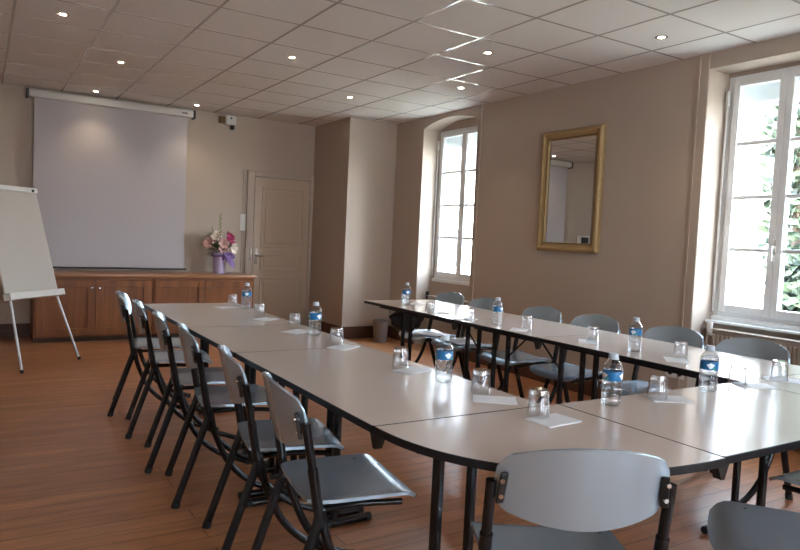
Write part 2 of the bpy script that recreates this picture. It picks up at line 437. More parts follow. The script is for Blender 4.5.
# ------------------------------------------------------------------ door on the back wall
d = empty('door_1', (2.985, YB, 0), **S)
bm = bmesh.new(); DW, DH = .765, 1.975
box(bm, 0, DW, -.022, .01, .006, DH)
door_leaf = link('door_leaf', bm, M['door'], d)
bm = bmesh.new()
def panel(x0, x1, z0, z1):
    t = .018
    for a in ((x0, x1, z0, z0+t), (x0, x1, z1-t, z1), (x0, x0+t, z0+t, z1-t), (x1-t, x1, z0+t, z1-t)): box(bm, a[0], a[1], -.032, -.0215, a[2], a[3], bev=.004)
    box(bm, x0+.05, x1-.05, -.028, -.0215, z0+.05, z1-.05, bev=.004)
panel(.10, DW-.08, 1.08, 1.86); panel(.10, DW-.08, .78, .99); panel(.10, DW-.08, .12, .69)
link('panel_moulding', bm, M['door'], d)
bm = bmesh.new()
box(bm, -.085, -.006, -.028, 0, 0, DH+.07, bev=.006); box(bm, DW+.006, DW+.054, -.028, 0, 0, DH+.07, bev=.006); box(bm, -.006, DW+.006, -.028, 0, DH+.006, DH+.07, bev=.006)
box(bm, -.10, -.086, -.034, 0, 0, DH+.085, bev=.003); box(bm, -.086, DW+.054, -.034, 0, DH+.071, DH+.085, bev=.003)
link('door_frame', bm, M['casing'], d)
bm = bmesh.new(); box(bm, .02, .06, -.03, -.0225, .86, 1.06, bev=.003); tube(bm, [(.04, -.03, .965), (.04, -.07, .965), (.14, -.07, .965)], .010)
box(bm, -.05, -.02, -.036, -.028, .90, 1.06, bev=.003)
link('door_handle', bm, M['handle'], d, smooth=40)
for z in (.3, 1.05, 1.75):
    bm = bmesh.new(); tube(bm, [(DW+.003, -.03, z-.04), (DW+.003, -.03, z+.04)], .007, 8); link('hinge', bm, M['casing'], d)
# switches
o = empty('light_switch', (2.843, YB, 1.385)); tag(o, 'white triple light switch plate on the wall left of the door', 'light switch')
link('plate', B(-.036, .036, -.012, -.0005, -.105, .105, bev=.004), M['white'], o)
for k in (-1, 0, 1): link('rocker', B(-.022, .022, -.018, -.0125, k*.068-.026, k*.068+.026, bev=.003), M['white'], o)
bm = bmesh.new(); box(bm, -.009, .009, -.010, -.0005, -.63, -.107); box(bm, -.009, .009, -.010, -.0005, .107, .68)
link('cable_cover', bm, M['casing'], o)
# wall box near the ceiling
o = empty('alarm_box', (2.63, YB, 2.62)); tag(o, 'small white alarm box with dark brackets on the back wall under the ceiling', 'alarm box')
link('housing', B(-.065, .06, -.09, -.0005, -.035, .075, bev=.008), M['white'], o)
link('bracket', B(-.135, -.0655, -.05, -.0005, -.02, .06, bev=.004), M['gold2'], o)
link('sensor', B(.005, .05, -.06, -.0005, -.085, -.0355, bev=.004), M['black'], o)
bm = bmesh.new(); tube(bm, [(-.005, -.0895, .045), (-.005, -.096, .045)], .012); link('lens', bm, M['black'], o)
o = empty('thermostat', (-.06, YB, 1.37)); tag(o, 'white framed wall control on the back wall, seen only in the mirror', 'wall control')
link('housing', B(-.15, .13, -.03, -.0005, -.10, .10, bev=.006), M['white'], o)
link('display', B(-.12, .06, -.034, -.0302, -.07, .07, bev=.001), M['black'], o)

# ------------------------------------------------------------------ projection screen
o = empty('projection_screen', (1.287, YB, .77)); tag(o, 'large pulled-down white projection screen hanging on the back wall', 'projection screen')
link('screen_case', B(-.87, .87, -.115, -.03, 1.835, 1.915, bev=.01), M['alu'], o)
for s in (-1, 1): link('end_cap', B(s*.8705 if s > 0 else -.8955, .8955 if s > 0 else -.8705, -.12, -.0005, 1.825, 1.925, bev=.006), M['black'], o)
link('badge', B(.73, .80, -.1175, -.1155, 1.87, 1.885), M['black'], o)
bm = bmesh.new()
def scr(u, v):
    return (-.815+1.625*u, -.075-.004*math.sin(u*9), .015+1.83*v)
sheet(bm, scr, 24, 6, .002); link('screen_cloth', bm, M['screen'], o, smooth=True)
bm = bmesh.new(); tube(bm, [(-.835, -.075, .008), (.845, -.075, .008)], .011, 10); link('bottom_bar', bm, M['black'], o)

# ------------------------------------------------------------------ sideboard: two cabinets and a shared top
CY = 7.95
def cabinet(x0, x1, lab):
    o = empty('cabinet', ((x0+x1)/2, CY, 0)); w = (x1-x0)/2
    tag(o, lab, 'cabinet', 'wooden cabinets along the back wall')
    bm = bmesh.new(); box(bm, -w, w, .02, YB-CY-.002, .055, .705); link('body', bm, M['cabx'], o)
    link('toe_kick', B(-w+.002, w-.002, .05, YB-CY-.004, .0005, .0545), M['kick'], o)
    bm = bmesh.new(); box(bm, -w, -w+.018, 0, .0195, .055, .705, bev=.002); box(bm, w-.018, w, 0, .0195, .055, .705, bev=.002); box(bm, -w+.018, w-.018, 0, .0195, .672, .705, bev=.002); box(bm, -w+.018, w-.018, 0, .0195, .055, .072, bev=.002)
    link('face_frame', bm, M['cabx'], o)
    for s in (-1, 1):
        a, b = (-w+.020, -.002) if s < 0 else (.002, w-.020)
        bm = bmesh.new(); t = .075; z0, z1 = .075, .669
        box(bm, a, a+t, -.012, .018, z0, z1, bev=.003); box(bm, b-t, b, -.012, .018, z0, z1, bev=.003)
        box(bm, a+t, b-t, -.012, .018, z0, z0+t, bev=.003); box(bm, a+t, b-t, -.012, .018, z1-t, z1, bev=.003)
        box(bm, a+t-.003, b-t+.003, .002, .016, z0+t-.003, z1-t+.003)
        dr = link('cabinet_door', bm, M['cab'], o)
        xk = (-.04 if s < 0 else .04); bm = bmesh.new()
        tube(bm, [(xk, -.0125, .585), (xk, -.022, .585), (xk, -.030, .585), (xk, -.036, .585)], [.006, .006, .014, .009], 12)
        link('knob', bm, M['chrome'], dr, smooth=50)
cabinet(.473, 1.655, 'wooden cabinet with two panelled doors below the projection screen, left of the pair')
cabinet(1.66, 2.842, 'wooden cabinet with two panelled doors next to the white door, right of the pair')
tag(link('countertop', B(.455, 2.865, CY-.03, YB-.002, .7055, .742, bev=.008), M['ctop'], smooth=30), 'long light wooden top lying across both low cabinets', 'countertop')

# ------------------------------------------------------------------ vase with lilies
o = empty('flower_vase', (2.50, 8.26, .7425)); tag(o, 'lilac vase of pink and cream lilies with a violet bow on the cabinet', 'vase')
bm = bmesh.new(); lathe(bm, [(0, .0), (.066, 0), (.069, .01), (.072, .12), (.082, .235), (.090, .262), (.080, .262), (.066, .12), (.06, .02), (0, .02)], 28)
link('vase_body', bm, M['lilac'], o, smooth=50)
bm = bmesh.new()
tube(bm, [(.083*math.cos(a), .083*math.sin(a), .215+.004*math.sin(3*a)) for a in [2*math.pi*k/24 for k in range(25)]], .012, 8)
for dx, dz, l in ((.10, -.03, .11), (-.02, -.02, .06), (.13, -.10, .09)):
    sheet(bm, lambda u, v, dx=dx, dz=dz, l=l: (.03+dx*u, -.09-.03*math.sin(3*u), .22+dz*u*1.2+(v-.5)*l*(.35+.9*math.sin(u*2.6))), 8, 4, .003)
for cx_ in (.02, .11):
    tube(bm, spline([(.05, -.095, .21), (cx_, -.13, .25), (cx_+.03, -.12, .20), (.05, -.095, .205)], 5), .013, 8)
link('ribbon_bow', bm, M['ribbon'], o, smooth=True)
def lily(c, d, s, m, nm='lily'):
    bm = bmesh.new(); d = Vector(d).normalized(); q = d.to_track_quat('Z', 'Y')
    for k in range(6):
        a = k*math.pi/3; rot = Matrix.Rotation(a, 3, 'Z')
        def fn(u, v):
            r_ = .012+.075*math.sin(u*1.5); z = .06*math.sin(u*2.4)+.01
            w_ = .028*math.sin(min(1, u*1.02)*math.pi*.93+.12)
            return Vector(c)+q @ (rot @ Vector((r_, (v-.5)*2*w_, z-.25*abs(v-.5)*w_)))*s
        sheet(bm, fn, 7, 3, .002)
    tube(bm, [Vector(c), Vector(c)+d*.05*s], .004, 6)
    link(nm, bm, m, o, smooth=True)
fl = [((-.12, -.03, .36), (-.7, -.6, .3), 1.1, 'pink'), ((-.06, -.06, .42), (-.3, -.6, .6), 1.0, 'cream'), ((.07, -.06, .41), (.5, -.6, .4), 1.15, 'mag'), ((.11, -.02, .45), (.5, -.2, .8), .9, 'mag'),
      ((.01, -.08, .36), (0, -1, .2), 1.0, 'pink'), ((.12, -.05, .31), (.6, -.7, 0), 1.1, 'cream'), ((-.02, 0, .46), (0, -.3, 1), .9, 'cream'), ((.02, -.03, .30), (.1, -.9, .1), 1., 'pink'), ((.16, .0, .35), (1, -.3, .2), .9, 'pink')]
for c, dd, s, m in fl: lily(c, dd, s*.8, M[m])
bm = bmesh.new()
for k in range(26):
    a = random.uniform(0, 6.28); l = random.uniform(.14, .27); z0 = random.uniform(.25, .32)
    dv = Vector((math.cos(a), math.sin(a)*.7, random.uniform(.1, 1.1))).normalized()
    sd = dv.cross(Vector((0, 0, 1))).normalized()
    base = Vector((.02*math.cos(a), .02*math.sin(a), z0))
    sheet(bm, lambda u, v: base+dv*l*u+Vector((0, 0, -.05*u*u))+sd*(v-.5)*.045*math.sin(math.pi*min(.98, u+.04)), 6, 2, .0015)
link('leaves', bm, M['leaf'], o, smooth=True)
bm = bmesh.new(); tube(bm, [(0, 0, .03), (0, 0, .5), (-.004, 0, .72)], .003, 6)
for k in range(11):
    z = .46+.025*k; tube(bm, [(.0, 0, z), (.010*(-1)**k, -.004, z+.012), (.012*(-1)**k, -.004, z+.028)], [.002, .007, .002], 6)
tube(bm, spline([(-.01, 0, .2), (-.07, 0, .42), (-.10, -.02, .54)], 4), .003, 6); tube(bm, [(-.10, -.02, .53), (-.105, -.02, .57)], [.009, .004], 6)
link('tall_stem', bm, M['bud'], o)

# ------------------------------------------------------------------ flip chart
a = R(46)
o = empty('flip_chart', (.55, 6.67, 0), a); tag(o, 'white flip chart board on a three-legged stand left of the projection screen', 'flip chart')
tilt = .285
def bp_(x, z, off=0): return (x, .157+(z-.64)*tilt+off, z)
bm = bmesh.new()
for (z0, z1, x0, x1, t, nm) in ((.66, 1.575, -.375, .245, .018, 'board'),):
    vs = box(bm, x0, x1, -t/2, t/2, 0, z1-z0, bev=.005)
    bmesh.ops.rotate(bm, cent=(0, 0, 0), matrix=Matrix.Rotation(-math.atan(tilt), 3, 'X'), verts=bm.verts)
    bmesh.ops.translate(bm, vec=bp_(0, z0), verts=bm.verts)
link('board', bm, M['board'], o)
def slab(nm, x0, x1, z0, z1, d0, d1, m, bev=.004):
    bm = bmesh.new(); box(bm, x0, x1, d0, d1, 0, z1-z0, bev=bev)
    bmesh.ops.rotate(bm, cent=(0, 0, 0), matrix=Matrix.Rotation(-math.atan(tilt), 3, 'X'), verts=bm.verts)
    bmesh.ops.translate(bm, vec=bp_(0, z0), verts=bm.verts)
    return link(nm, bm, m, o)
slab('clamp_bar', -.375, .245, 1.53, 1.575, -.028, -.0095, M['white'])
slab('pen_tray', -.385, .268, .60, .658, -.06, .012, M['white'])
for x in (-.25, .18): bm = bmesh.new(); p = Vector(bp_(x, 1.553, -.028)); tube(bm, [p+Vector((0, .004, 0)), p+Vector((0, -.012, 0))], .012); link('clamp_knob', bm, M['black'], o)
bm = bmesh.new(); p = Vector(bp_(.02, .655, -.05)); tube(bm, [p, p+Vector((.09, 0, 0))], .008, 8); link('marker', bm, M['black'], o)
for s, xt in ((-1, -.30), (1, .235)):
    bm = bmesh.new(); f = Vector((s*.354, 0, .012)); t_ = Vector(bp_(xt, .68, .022)); tube(bm, [f, t_, t_+(t_-f).normalized()*.12], .011, 10)
    lg = link('leg', bm, M['alu2'], o, smooth=40)
    bm = bmesh.new(); tube(bm, [(f.x, f.y, .0005), (f.x, f.y, .03)], .014, 10); link('rubber_foot', bm, M['rubber'], lg)
bm = bmesh.new(); tube(bm, [(.02, .85, .012), bp_(-.03, 1.35, .03)], .011, 10)
lg = link('leg', bm, M['alu2'], o, smooth=40)
bm = bmesh.new(); tube(bm, [(.02, .85, .0005), (.02, .85, .03)], .014, 10); link('rubber_foot', bm, M['rubber'], lg)

# ------------------------------------------------------------------ mirror
YM0, YM1, ZM0, ZM1 = 4.012, 4.742, 1.225, 2.317
o = empty('wall_mirror', (XR, (YM0+YM1)/2, ZM0)); tag(o, 'tall mirror in an ornate gilded frame on the wall between the windows', 'mirror')
w = (YM1-YM0)/2; h = ZM1-ZM0
prof = [(0, .0), (0, .030), (.012, .045), (.030, .050), (.045, .038), (.055, .034), (.070, .030), (.082, .016), (.082, 0.)]  # (inset, depth)
bm = bmesh.new(); rings = []
for ins, dp in prof:
    rings.append([bm.verts.new((-dp-.0005, s1*(w-ins), (ins if s2 < 0 else h-ins))) for s1, s2 in ((-1, -1), (1, -1), (1, 1), (-1, 1))])
for A_, B_ in list(zip(rings, rings[1:]))+[(rings[-1], rings[0])]:
    for k in range(4): bm.faces.new((A_[k], A_[(k+1) % 4], B_[(k+1) % 4], B_[k]))
link('frame', bm, M['gold'], o)
bm = bmesh.new()
for s in (-1, 1):
    n = 60
    for k in range(n):
        z = .02+(h-.04)*k/(n-1); tube(bm, [(-.030, s*(w-.075), z-.006), (-.035, s*(w-.075), z), (-.030, s*(w-.075), z+.006)], [.003, .006, .003], 6)
    for k in range(36):
        y = (-w+.08)+(2*w-.16)*k/35; zz = .075 if s < 0 else h-.075; tube(bm, [(-.030, y-.006, zz), (-.035, y, zz), (-.030, y+.006, zz)], [.003, .006, .003], 6)
link('beading', bm, M['gold2'], o, smooth=True)
link('mirror_glass', B(-.014, -.006, -w+.081, w-.081, .081, h-.081), M['mirror'], o)
# sockets
for y, lab in ((3.235, 'left white wall socket of the pair low on the window wall'), (3.152, 'right white wall socket of the pair low on the window wall')):
    o = empty('wall_socket', (XR, y, .36)); tag(o, lab, 'socket', 'wall sockets beside the nearest window')
    link('plate', B(-.012, -.0005, -.040, .040, -.040, .040, bev=.004), M['white'], o)
    bm = bmesh.new(); tube(bm, [(-.0125, 0, 0), (-.0135, 0, 0)], .021, 16); link('socket_well', bm, M['dark'], o)
# bin
o = empty('waste_bin', (4.16, 7.09, 0)); tag(o, 'grey waste bin on the floor in the far corner beyond the right table row', 'waste bin')
bm = bmesh.new()
lathe(bm, [(0, .001), (.07, .001), (.078, .02), (.095, .26), (.088, .26), (.07, .02), (0, .02)], 24); link('body', bm, M['bin'], o, smooth=50)
bm = bmesh.new(); lathe(bm, [(.0955, .25), (.099, .255), (.099, .268), (.0885, .268)], 24); link('rim', bm, M['bin'], o, smooth=50)

# ------------------------------------------------------------------ ceiling spots
SP = [(.467, 5.34, 'recessed ceiling spotlight nearest the top left corner of the photo'), (1.039, 6.524, 'recessed ceiling spotlight at mid depth in the left of the ceiling'), (1.046, 8.13, 'recessed ceiling spotlight just in front of the projection screen case'),
      (2.132, 8.107, 'recessed ceiling spotlight above the right end of the projection screen'), (2.156, 5.308, 'recessed ceiling spotlight in the middle of the ceiling, left of the glinting bars'), (3.254, 6.389, 'recessed ceiling spotlight just in front of the wall pillar'),
      (3.27, 4.144, 'recessed ceiling spotlight below the large glinting cross of ceiling bars'), (3.83, 5.234, 'recessed ceiling spotlight beside the window wall above the arched window'), (3.906, 3.075, 'recessed ceiling spotlight between mirror and nearest window, largest on the right')]
first = None
for x, y, lab in SP:
    if first is None:
        t = empty('ceiling_spotlight', (x, y, H))
        bm = bmesh.new(); lathe(bm, [(.0235, -.0005), (.042, -.0005), (.042, -.003), (.036, -.007), (.0235, -.004)], 20, close=True); link('trim_ring', bm, M['spotrim'], t, smooth=50)
        bm = bmesh.new(); lathe(bm, [(0, -.004), (.023, -.004), (.023, -.001), (0, -.001)], 20); link('bulb', bm, M['spotglow'], t)
        first = t
    else:
        t = copy_tree(first); t.location = (x, y, H)
    tag(t, lab, 'ceiling light', 'recessed spotlights in the ceiling')
    L = bpy.data.lights.new('spot_lamp', 'SPOT'); L.energy = 3; L.color = (1, .78, .52); L.spot_size = R(95); L.spot_blend = .8; L.shadow_soft_size = .03
    lo = bpy.data.objects.new('spot_lamp', L); col.objects.link(lo); lo.location = (x, y, H-.02)

# ------------------------------------------------------------------ chairs
def make_chair():
    t = empty('meeting_chair')
    bm = bmesh.new()
    def seat(u, v):
        # u across, v rear->front
        x = (u-.5)*2; y = -.155+.375*v
        hwid = .200*(1-.06*max(0, .25-v)/.25)
        if v > .88: hwid *= 1-.16*((v-.88)/.12)**2.6
        if v < .10: hwid *= 1-.10*((.10-v)/.10)**2
        z = .446+.012*abs(x)**2.2
        if v > .84: z -= .028*((v-.84)/.16)**2
        return (x*hwid, y+(.012*(1-x*x)*max(0, v-.8)/.2), z)
    sheet(bm, seat, 16, 18, .011); st = link('seat', bm, M['plate'], t, smooth=50)
    for sx in (-1, 1):
        for sy in (-.10, .12):
            bm = bmesh.new(); tube(bm, [(sx*.165, sy, .455), (sx*.165, sy, .4605)], .006, 8); link('screw', bm, M['dark'], st)
    bm = bmesh.new()
    def back(u, v):
        x = (u-.5)*2; e = abs(x)
        xx = x*.211*(1-.03*(2*v-1)**2*(1 if e > .9 else 0))
        cz = .720; hh = .103-.043*e**2.1
        if e > .92: hh -= .022*((e-.92)/.08)**2
        z = cz-.004+(v-.5)*2*hh*(1.0 if v > .5 else 1.04)
        y = -.180-.055*(1-x*x)-(z-.72)*.24
        return (xx, y, z)
    sheet(bm, back, 24, 10, .010); bk = link('backrest', bm, M['plate'], t, smooth=50)
    for s in (-1, 1):
        bm = bmesh.new(); box(bm, s*.197-.010, s*.197+.010, -.206, -.196, .664, .744, bev=.003); bmesh.ops.rotate(bm, cent=(s*.2, -.200, .70), matrix=Matrix.Rotation(s*-.45, 3, 'Z') @ Matrix.Rotation(.2, 3, 'X'), verts=bm.verts)
        br = link('bracket', bm, M['black'], bk)
        for z in (.692, .732):
            bm = bmesh.new(); tube(bm, [(s*.197, -.198-(z-.72)*.24, z-.008), (s*.197+s*.002, -.214-(z-.72)*.24, z-.008)], .006, 8); link('screw', bm, M['chrome'], br)
        X = s*.219
        bm = bmesh.new(); tube(bm, [(X, -.183, .716), (X, -.181, .70), (X, -.165, .62), (X, -.153, .55)], .0135, 12); tube(bm, [(X, -.157, .575), (X, -.125, .40)], .0165, 12)
        link('upright', bm, M['tube'], t, smooth=40)
        bm = bmesh.new(); tube(bm, [(X, -.125, .45), (X, -.135, .40), (X, -.262, .020)], .0165, 12); lg = link('leg', bm, M['tube'], t, smooth=40)
        bm = bmesh.new(); tube(bm, [(X, -.259, .028), (X, -.266, .0008)], .0185, 12); link('rubber_foot', bm, M['rubber'], lg)
        bm = bmesh.new(); tube(bm, spline([(X-s*.004, -.122, .44), (X-s*.004, -.095, .33), (X-s*.004, -.025, .185), (X-s*.004, .09, .082), (X-s*.004, .245, .022)], 6), .0145, 12); lg = link('leg', bm, M['tube'], t, smooth=40)
        bm = bmesh.new(); tube(bm, [(X-s*.004, .235, .022), (X-s*.004, .262, .0185)], .0178, 12); link('rubber_foot', bm, M['rubber'], lg)
        bm = bmesh.new(); tube(bm, [(X, -.125, .432), (s*.18, -.10, .432), (s*.172, .02, .432), (s*.168, .165, .420)], .0105, 10); link('seat_rail', bm, M['tube'], t, smooth=40)
    bm = bmesh.new(); tube(bm, [(-.18, -.105, .428), (.18, -.105, .428)], .0105, 10); link('crossbar', bm, M['tube'], t, smooth=40)
    return t
proto = make_chair(); used = [False]
def chair(x, y, rz, lab, grp):
    c = proto if not used[0] else copy_tree(proto); used[0] = True
    c.location = (x, y, 0); c.rotation_euler = (0, 0, rz); tag(c, lab, 'chair', grp)
gl, gr, gb = 'grey chairs along the left table row', 'grey chairs between the right table row and the windows', 'grey chairs at the near end of the tables'
names_l = ['farthest chair of the left row, silver-grey with black tubes, nearest the cabinets', 'second farthest silver-grey chair of the left row', 'third farthest silver-grey chair of the left row', 'fourth farthest silver-grey chair of the left row',
           'silver-grey chair just beyond the nearest chair of the left row', 'nearest silver-grey chair of the left row with its whole seat in view']
def by_foot(fx, fy, turn):      # place a chair by its nearer rear foot, turned towards the near end
    t_ = R(turn); d_ = Vector((math.cos(t_), -math.sin(t_))); r_ = Vector((-math.sin(t_), -math.cos(t_)))
    p = Vector((fx, fy))-.219*r_+.265*d_; return (p.x, p.y, R(-90-turn))
for (x, y, rz), n in zip([by_foot(.747, 4.793, 13), by_foot(.765, 4.239, 10), by_foot(.752, 3.603, 11), by_foot(.768, 3.09, 9), (1.055, 2.56, R(-101)), (1.04, 2.015, R(-98))], names_l): chair(x, y, rz, n, gl)
names_r = ['blue-grey chair at the far end of the right table row, below the arched window', 'second farthest blue-grey chair of the right row, with white sheets on its seat', 'third farthest blue-grey chair of the right row, below the left edge of the mirror', 'fourth farthest blue-grey chair of the right row, below the right part of the mirror',
           'blue-grey chair of the right row left of the radiator', 'blue-grey chair of the right row in front of the ribbed radiator']
for (x, y, rz), n in zip([(3.36, 4.86, 1.57), (3.36, 4.35, 1.60), (3.36, 3.70, 1.55), (3.36, 3.18, 1.58), (3.37, 2.575, 1.57), (3.38, 2.09, 1.57)], names_r): chair(x, y, rz, n, gr)
chair(1.320, 1.272, R(-29), 'silver-grey chair seen from behind at the rounded table corner, backrest facing us', gb)
chair(2.05, 1.024, R(36), 'chair under the near table edge, only its rounded seat in view at bottom right', gb)
chair(2.73, 1.175, R(2), 'chair cut off by the right edge of the photo below the near table', gb)

# ------------------------------------------------------------------ tables
TT = .75; TH = .022
def smoothed(poly): return poly
def top(o, poly, z0=TT-TH, z1=TT):
    """laminate surface with a black edge band all round"""
    cx = sum(p[0] for p in poly)/len(poly); cy = sum(p[1] for p in poly)/len(poly)
    n = len(poly); ins = []
    for i in range(n):
        p0, p1, p2 = Vector(poly[i-1]), Vector(poly[i]), Vector(poly[(i+1) % n])
        d1 = (p1-p0).normalized(); d2 = (p2-p1).normalized(); nn = Vector((-d1.y, d1.x))+Vector((-d2.y, d2.x)); nn.normalize()
        c = max(.5, nn.dot(Vector((-d1.y, d1.x)))); ins.append(p1+nn*.003/c)
    bm = bmesh.new(); prism(bm, [tuple(p) for p in ins], z0+.001, z1); link('tabletop', bm, M['top'], o)
    bm = bmesh.new()
    A0 = [bm.verts.new((p[0], p[1], z0)) for p in poly]; A1 = [bm.verts.new((p[0], p[1], z1-.002)) for p in poly]; A2 = [bm.verts.new((p.x*.4+q[0]*.6, p.y*.4+q[1]*.6, z1-.0002)) for p, q in zip(ins, poly)]; A3 = [bm.verts.new((p.x, p.y, z1-.0002)) for p in ins]; A4 = [bm.verts.new((p.x, p.y, z0)) for p in ins]
    for a_, b_ in ((A0, A1), (A1, A2), (A2, A3), (A3, A4), (A4, A0)):
        for i in range(n):
            j = (i+1) % n; bm.faces.new((a_[i], a_[j], b_[j], b_[i]))
    link('edge_band', bm, M['band'], o)
def rbox(x0, x1, y0, y1, r=.012):
    out = []
    for cx, cy, a0 in ((x1-r, y1-r, 0), (x0+r, y1-r, 90), (x0+r, y0+r, 180), (x1-r, y0+r, 270)):
        for k in range(4): t = R(a0+30*k); out.append((cx+r*math.cos(t), cy+r*math.sin(t)))
    return out
def column(o, x, y, r=.017, nm='leg'):
    bm = bmesh.new(); tube(bm, [(x, y, .03), (x, y, TT-TH-.012)], r, 14); lathe(bm, [(r, TT-TH-.012), (.035, TT-TH-.008), (.035, TT-TH-.0005), (0, TT-TH-.0005)], 14, x, y)
    link(nm, bm, M['tube'], o, smooth=40)
def tleg(o, x, ys_, x0, x1, brace=1):
    for y in ys_:
        column(o, x, y)
        bm = bmesh.new(); tube(bm, [(x0, y, .019), (x1, y, .019)], .0175, 12); ft = link('foot', bm, M['tube'], o, smooth=40)
        for xe in (x0, x1):
            bm = bmesh.new(); tube(bm, [(xe-.012, y, .019), (xe+.012, y, .019)], .0186, 12); link('foot_cap', bm, M['rubber'], ft, smooth=40)
    if brace:
        ym = ys_[0]; bm = bmesh.new(); tube(bm, [(x, ym, .52), (x, ym+brace*.24, TT-TH-.004)], .006, 8); link('brace', bm, M['tube'], o)
def table(x0, x1, y0, y1, lab, grp, legs):
    o = empty('folding_table', ((x0+x1)/2, (y0+y1)/2, 0)); tag(o, lab, 'table', grp)
    dx, dy = -(x0+x1)/2, -(y0+y1)/2
    top(o, [(p[0]+dx, p[1]+dy) for p in rbox(x0, x1, y0, y1)])
    for (x, ys_, fx0, fx1, br) in legs: tleg(o, x+dx, [y+dy for y in ys_], fx0+dx, fx1+dx, br)
    for xr in (x0+dx+.10, x1+dx-.12): link('apron_rail', B(xr, xr+.02, y0+dy+.10, y1+dy-.10, TT-TH-.03, TT-TH-.0005), M['tube'], o)
    return o
LX0, LX1, RX0, RX1 = .940, 1.592, 2.705, 3.39
g1 = 'cream folding tables of the left row'; g2 = 'cream folding tables of the right row'
table(LX0, LX1, 1.6185, 2.838, 'nearest cream-topped folding table of the left row, joined to the rounded corner', g1, [(1.33, (1.655, 1.84), 1.08, 1.50, 0), (1.33, (2.595, 2.67), 1.30, 1.50, -1)])
table(LX0, LX1, 2.840, 3.648, 'short middle cream-topped folding table of the left row', g1, [(1.33, (2.955, 3.06), 1.07, 1.50, 1), (1.33, (3.25, 3.35), 1.30, 1.50, -1)])
table(LX0, LX1, 3.650, 4.832, 'far cream-topped folding table of the left row, nearest the cabinets', g1, [(1.33, (3.68, 3.78), 1.30, 1.50, 1), (1.33, (4.62, 4.72), 1.30, 1.50, -1)])
table(RX0, RX1, 1.6185, 2.838, 'nearest cream-topped folding table of the right row, at the windows', g2, [(3.03, (1.80,), 2.82, 3.08, 0), (3.0, (2.66, 2.76), 2.80, 3.07, -1)])
table(RX0, RX1, 2.840, 3.648, 'short middle cream-topped folding table of the right row', g2, [(3.0, (2.93,), 2.80, 3.07, 1), (3.0, (3.42, 3.56), 2.80, 3.07, -1)])
table(RX0, RX1, 3.650, 4.905, 'far cream-topped folding table of the right row, ending by the arched window', g2, [(3.0, (3.73, 3.86), 2.80, 3.07, 1), (2.95, (4.55, 4.66), 2.76, 3.07, -1)])
# base table across the near end
o = empty('folding_table', (2.17, 1.32, 0)); tag(o, 'cream-topped table across the near end, between the two rounded corners', 'table')
top(o, [(p[0]-2.17, p[1]-1.32) for p in rbox(1.652, 2.700, 1.018, 1.6165)])
for x in (1.70, 2.62): column(o, x-2.17, 1.45-1.32)
for x in (1.70, 2.62):
    bm = bmesh.new(); tube(bm, [(x-2.17, -.10, .019), (x-2.17, .26, .019)], .0175, 12); link('foot', bm, M['tube'], o, smooth=40)
bm = bmesh.new(); box(bm, -.45, .45, .24, .26, TT-TH-.03, TT-TH-.0005); link('apron_rail', bm, M['tube'], o)
def corner(cx, cy, a, b, sgn, lab, legs):
    o = empty('corner_table', (cx, cy, 0)); tag(o, lab, 'table', 'rounded corner tables')
    poly = [(0, 0)]; n = 26; e = 2/2.35
    arc = [(a*abs(math.cos(t))**e, b*abs(math.sin(t))**e) for t in [math.pi/2*k/n for k in range(n+1)]]
    poly += [(-sgn*x, -y) for x, y in arc]
    area = sum(poly[i][0]*poly[(i+1) % len(poly)][1]-poly[(i+1) % len(poly)][0]*poly[i][1] for i in range(len(poly)))
    if area < 0: poly.reverse()
    top(o, poly)
    for x, y in legs:
        column(o, x-cx, y-cy, .017); bm = bmesh.new(); lathe(bm, [(0, .0006), (.026, .0006), (.026, .02), (.017, .032), (0, .032)], 14, x-cx, y-cy); link('foot', bm, M['rubber'], o, smooth=40)
    return o
ct = corner(1.650, 1.6165, .708, .606, 1, 'cream corner table with a rounded outer edge in front of us', [(1.08, 1.49), (1.62, 1.565)])
corner(2.702, 1.6165, .688, .606, -1, 'cream corner table with a rounded outer edge cut by the right edge of the photo', [(3.27, 1.42), (3.12, 1.25), (2.99, 1.12)])
# linking clips between the tables
for (x, y, ax, lab) in ((LX0+.03, 1.640, 1, 'black wedge-shaped clip under the seam left of the rounded corner table'), (1.685, 1.05, 0, 'dark wedge-shaped clip under the seam right of the rounded corner table'),
                        (RX0+.03, 2.86, 1, 'black wedge clip under the front edge of the right row, at its nearer seam'), (RX0+.03, 3.67, 1, 'black wedge clip under the front edge of the right row, at its farther seam')):
    bm = bmesh.new(); d_ = .03
    pr = [(-d_, 0), (d_, 0), (.008, -.05), (-.006, -.05)]
    vs0 = [bm.verts.new((-.012, p, q) if ax else (p, -.012, q)) for p, q in pr]; vs1 = [bm.verts.new((.012, p, q) if ax else (p, .012, q)) for p, q in pr]
    bm.faces.new(vs0); bm.faces.new(list(reversed(vs1)))
    for k in range(4): bm.faces.new((vs0[k], vs1[k], vs1[(k+1) % 4], vs0[(k+1) % 4]))
    tag(link('table_clip', bm, M['black'], loc=(x, y, TT-TH-.0005)), lab, 'clip', 'linking clips under the table seams')
bm = bmesh.new(); tube(bm, [(-.02, 0, -.001), (-.02, 0, -.022), (.02, .01, -.026)], .006, 8); tube(bm, [(.015, -.012, -.001), (.015, .0, -.03)], .008, 8); box(bm, -.03, .035, -.012, .012, -.014, -.0006)
link('catch', bm, M['dark'], ct, loc=(1.03-1.65, 1.49-1.6165, TT-TH))
